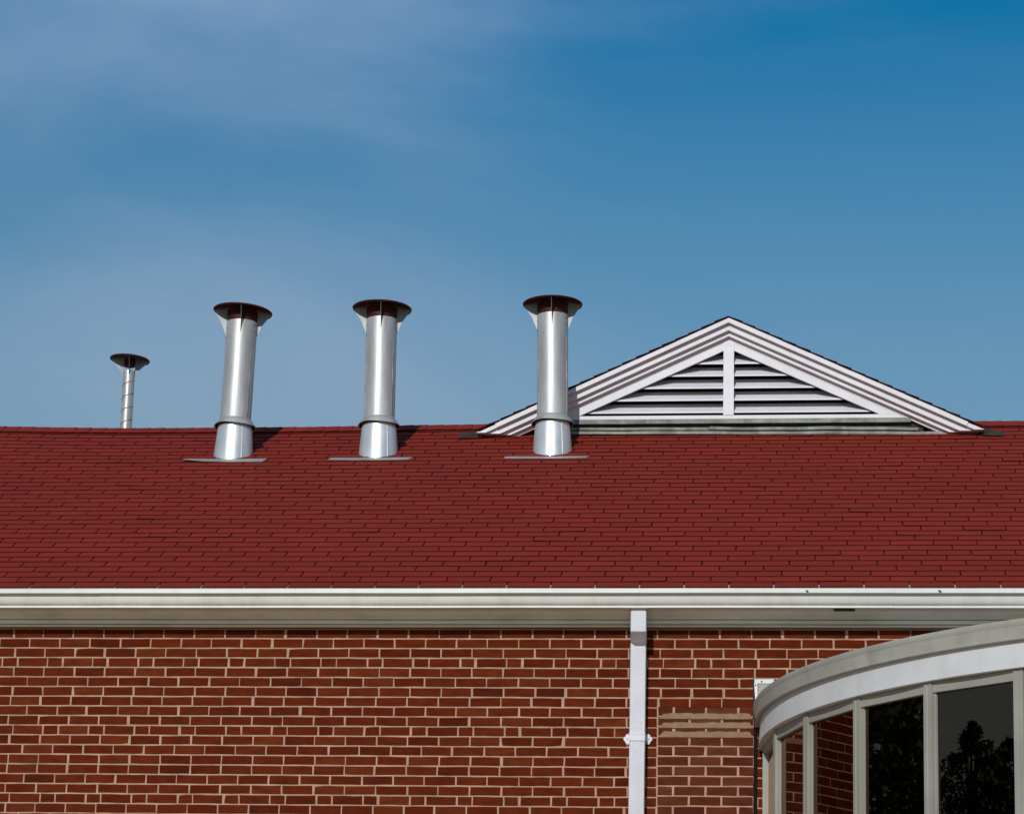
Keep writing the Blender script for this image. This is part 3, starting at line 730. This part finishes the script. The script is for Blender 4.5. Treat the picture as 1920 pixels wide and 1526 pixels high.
for lab, b, tp, seams, tilt, fr_, pl in (
    ('wide silver vent pipe with red disc cap, next to the thin spiral vent', (437, 860), (455.5, 584.5), [(-0.55, 0.035)], 0.035, -1.43, (0.36, 0.30, 3.555, 0.02, 0.0)),
    ('wide silver vent pipe with red disc cap, between two pipes like it', (709, 858), (716.5, 579), [(-2.65, 0.03), (-0.5, 0.03)], 0.022, -1.47, (0.37, 0.29, 3.575, 0.004, 0.002)),
    ('wide silver vent pipe with red disc cap, in front of the white gable', (1035.5, 854), (1036.2, 571), [(-2.6, 0.03), (-0.35, 0.02)], 0.008, -1.53, (0.365, 0.305, 3.588, 0.002, 0.004))):
    Yc, zb_ = footz(b[0], b[1], 0.165)
    vent(lab, GRP, b[0], b[1], tp[0], tp[1], 0.1275, 0.247, Yc, seams, tilt, fr_, zb_, plate=pl)
YS = 4.75
vent('thin spiral-seamed vent pipe with small red cap behind the ridge', None, 236.0, 800, 243.5, 674.5, 0.0505, 0.177, YS, [], 0.05, -1.36, G + (8.34 - YS) * math.tan(TH) - 0.03, spiral=True, redh=0.062, gap=0.045)

# ------------------------------------------------------------------ bow window
BC = (8.85, 0.15)
BAY = empty('bay_window', (BC[0], WY, 0)); BAY.parent = BLD; BAY.matrix_parent_inverse = wmat(BLD).inverted()
BAY['label'] = 'curved white bay window with dark tinted panes'
def pol(r, ph, z): return (BC[0] - r * math.cos(ph), BC[1] - r * math.sin(ph), z)
def arc(profile, name, mat, p0=-0.5, p1=180.5, n=180, smooth=25):
    mb = MB(); rings = []
    for i in range(n + 1):
        ph = R_(p0 + (p1 - p0) * i / n)
        rings.append([pol(r, ph, z) for r, z in profile])
    mb.loft(rings); ob = mb.build(name, mat, BAY, smooth=smooth)
    return ob
ZT, ZM, ZCB, ZF, ZG = 4.857, 4.818, 4.745, 4.585, 4.520
P0, P1 = -1.0, 181.0
arc([(3.700, ZM), (3.700, ZT + 0.004), (3.802, ZT), (3.803, ZT - 0.006), (3.795, ZM + 0.002), (3.791, ZM - 0.003)], 'cap_upper', 'baycap', P0, P1)
arc([(3.700, ZCB + 0.012), (3.700, ZM - 0.001), (3.798, ZM - 0.001), (3.785, ZCB + 0.006), (3.793, ZCB), (3.788, ZCB - 0.005), (3.770, ZCB - 0.003)], 'cap_lower', 'baycap', P0, P1)
arc([(3.700, ZF), (3.700, ZCB + 0.008), (3.757, ZCB + 0.008), (3.766, ZF), (3.760, ZF - 0.002)], 'fascia', 'bayw', P0, P1)
mb = MB(); n = 90; ring = [pol(3.75, R_(P0 + (P1 - P0) * i / n), ZT - 0.02) for i in range(n + 1)]
c0 = (BC[0], BC[1], ZT + 0.10)
mb.add(ring + [c0], [(i, i + 1, n + 1) for i in range(n)]); mb.build('bay_roof', 'baycap', BAY)
DPH = 10.15; PH0 = 2.4; NF = 17
angs = [R_(PH0 + DPH * i) for i in range(NF + 1)]
RO, RG = 3.740, 3.706
ZSILL = 1.05
for i, a in enumerate(angs):
    mb = MB(); w = 0.032; ux, uy = math.sin(a), -math.cos(a)   # tangent
    nx_, ny_ = -math.cos(a), -math.sin(a)
    c = Vector(pol(RO, a, 0))
    def q(u, v, z): return (c.x + ux * u - nx_ * v, c.y + uy * u - ny_ * v, z)
    sec = [(-w, 0.0), (-0.006, 0.0), (-0.003, 0.003), (0.003, 0.003), (0.006, 0.0), (w, 0.0), (w, 0.085), (-w, 0.085)]
    r0 = [q(u, v, ZSILL) for u, v in sec]; r1 = [q(u, v, ZF - 0.004) for u, v in sec]
    mb.loft([r1, r0]); mb.build('mullion', 'bayframe', BAY)
for i in range(NF):
    a, b = angs[i], angs[i + 1]
    A, B = Vector(pol(1, a, 0)), Vector(pol(1, b, 0))
    def chord(r, z, e=0.0):
        p, q_ = Vector(pol(r, a, z)), Vector(pol(r, b, z)); d = (q_ - p).normalized(); return p + d * e, q_ - d * e
    def bar(r0, r1, z0, z1, name, mat, e=0.034):
        mb = MB(); p, q_ = chord(r0, z0, e); p2, q2 = chord(r1, z0, e)
        up = Vector((0, 0, z1 - z0))
        mb.hexa([p, q_, q2, p2, p + up, q_ + up, q2 + up, p2 + up]); return mb.build(name, mat, BAY)
    bar(3.733, 3.66, ZG, ZF - 0.004, 'header', 'bayframe')
    bar(3.745, 3.66, ZSILL - 0.05, ZSILL + 0.03, 'sill', 'bayframe', 0.0)
    # glazing stop, then the pane
    for e0, e1 in ((0.034, 0.046), (-1, -1)):
        if e0 > 0:
            for end in (0, 1):
                mb = MB(); p, q_ = chord(3.721, ZSILL + 0.03); d = (q_ - p).normalized(); p2, q2 = chord(3.700, ZSILL + 0.03); up = Vector((0, 0, ZG - ZSILL - 0.031))
                s0 = p + d * e0 if end == 0 else q_ - d * e1; s1 = p + d * e1 if end == 0 else q_ - d * e0
                t0 = p2 + d * e0 if end == 0 else q2 - d * e1; t1 = p2 + d * e1 if end == 0 else q2 - d * e0
                mb.hexa([s0, s1, t1, t0, s0 + up, s1 + up, t1 + up, t0 + up]); mb.build('glazing_stop', 'bayframe', BAY)
    mb = MB(); p, q_ = chord(RG, ZSILL + 0.03, 0.036); up = Vector((0, 0, ZG - ZSILL - 0.025))
    mb.add([p, q_, q_ + up, p + up], [(0, 1, 2, 3)]); mb.build('pane', 'glass', BAY)
arc([(3.50, ZF - 0.0035), (3.50, ZF + 0.02), (3.699, ZF + 0.02), (3.699, ZF - 0.0035)], 'soffit', 'bayframe', 0.2, 179.8)
mb = MB(); n = 60; ring = [pol(3.49, R_(180 * i / n), ZF + 0.01) for i in range(n + 1)]; mb.add(ring + [(BC[0], BC[1], ZF + 0.01)], [(i + 1, i, n + 1) for i in range(n)]); mb.build('ceiling', 'black', BAY)  # added in black so the colour keeps the interior dark
arc([(3.60, 0.0), (3.60, ZSILL - 0.05), (3.735, ZSILL - 0.05), (3.735, 0.0)], 'apron_panel', 'bayw', 0.2, 179.8)
# end flashing on the wall where the bay meets it
a = onY(1413, 1273, WY - 0.008); b = onY(1451, 1281, WY - 0.008)
mb = MB(); mb.box((a.x + 0.006, WY - 0.012, b.z), (b.x, WY - 0.002, a.z)); fl = mb.build('wall_flashing', 'white', BAY)
c = onY(1421, 1331, WY - 0.012)
mb = MB(); mb.hexa([(c.x - 0.012, WY - 0.03, c.z), (c.x + 0.0, WY - 0.03, c.z), (c.x + 0.0, WY - 0.004, c.z), (c.x - 0.012, WY - 0.004, c.z),
                    (a.x + 0.004, WY - 0.014, b.z - 0.001), (a.x + 0.026, WY - 0.014, b.z - 0.001), (a.x + 0.026, WY - 0.004, b.z - 0.001), (a.x + 0.004, WY - 0.004, b.z - 0.001)]); mb.build('wall_flashing', 'white', BAY)
mb = MB(); mb.box((a.x - 0.004, WY - 0.008, onY(1414, 1345, WY).z), (a.x + 0.006, WY - 0.001, a.z + 0.004)); mb.build('flashing_edge', 'leaddark', BAY)
for xp, yp in ((1428, 1277), (1416.5, 1284)):
    P = onY(xp, yp, WY - 0.016); mb = MB(); mb.lathe([(0.005, 0), (0.005, 0.003)], 8)
    mb.v = [(P.x + v[0], P.y - v[2], P.z + v[1]) for v in mb.v]; mb.build('screw', 'leaddark', fl)
mb = MB(); mb.box((PX1 + 0.002, WY - 0.016, 0.0), (PX1 + 0.026, WY - 0.002, onY(1418, 1338, WY).z)); mb.build('joint_strip', 'black', BAY)
mb = MB(); mb.box((a.x + 0.03, WY - 0.006, c.z), (b.x + 0.5, WY - 0.001, b.z - 0.002)); mb.build('upstand', 'baycap', BAY)

# ------------------------------------------------------------------ trees off to the left, seen mirrored in the panes
def tree(label, x, y, H, R, seed, nleaf, low=0.22, cone=False, ncl=46, ls=(0.07, 0.14)):
    rs = random.Random(seed); T = empty('tree', (x, y, 0)); tag(T, label, 'tree', None)
    mb = MB(); pts = [(x + rs.uniform(-0.03, 0.03) * i, y + rs.uniform(-0.03, 0.03) * i, H * 0.86 * i / 6) for i in range(7)]
    mb.tube(pts, [0.26 * (1 - i / 6.6) * H / 10 for i in range(7)], 10)
    cl = []
    for i in range(ncl):
        hn = (i + 0.5) / ncl; h = low + (0.985 - low) * hn; a = rs.uniform(0, 6.283)
        if cone: pr_ = R * (1 - hn) ** 0.75
        else: pr_ = R * (math.sin(math.pi * min(1, hn * 0.86 + 0.12)) ** 0.8)
        rr = pr_ * rs.uniform(0.3, 1.0)
        c = Vector((x + rr * math.cos(a), y + rr * math.sin(a), H * h)); cl.append((c, max(0.16, rs.uniform(0.5, 1.05) * (pr_ * 0.42 if cone else R * 0.34))))
        if i % 2 == 0:
            b = Vector(pts[min(6, max(1, int(h / 0.86 * 6) - 1))]); mb.tube([b, b.lerp(c, 0.5) + Vector((0, 0, 0.12)), c], [0.06 * H / 10, 0.035 * H / 10, 0.01], 5)
    mb.build('trunk', 'bark', T)
    lv = MB(); tot = sum(r ** 2 for _, r in cl)
    for c, rad in cl:
        for _ in range(max(40, int(nleaf * rad ** 2 / tot))):
            d = Vector((rs.gauss(0, 1), rs.gauss(0, 1), rs.gauss(0, 0.8))); d = d.normalized() * rad * (rs.random() ** 0.45)
            p = c + d; u = Vector((rs.gauss(0, 1), rs.gauss(0, 1), rs.gauss(0, 1))).normalized(); w = u.orthogonal().normalized()
            s = rs.uniform(*ls)
            lv.add([p - u * s, p + w * s * 0.45, p + u * s, p - w * s * 0.45], [(0, 1, 2, 3)])
    lv.build('crown', 'leaf', T)
tree('tall dense dark tree just off the end of the building', -13.5, 2.9, 14.0, 3.4, 3, 60000, low=0.10, ncl=110, ls=(0.05, 0.095))
tree('tall dense tree standing behind the dark tree by the building', -19.5, 4.6, 13.5, 3.6, 8, 22000, low=0.10, ncl=60)
tree('far pointed tree mirrored against grey sky in a bay pane', -52.9, -12.3, 14.5, 4.6, 11, 42000, low=0.30, cone=True, ncl=230, ls=(0.06, 0.12))
tree('far broad tree beside the pointed one, its tip slightly lower', -53.6, -13.45, 14.15, 5.2, 5, 36000, low=0.30, cone=True, ncl=200, ls=(0.06, 0.12))
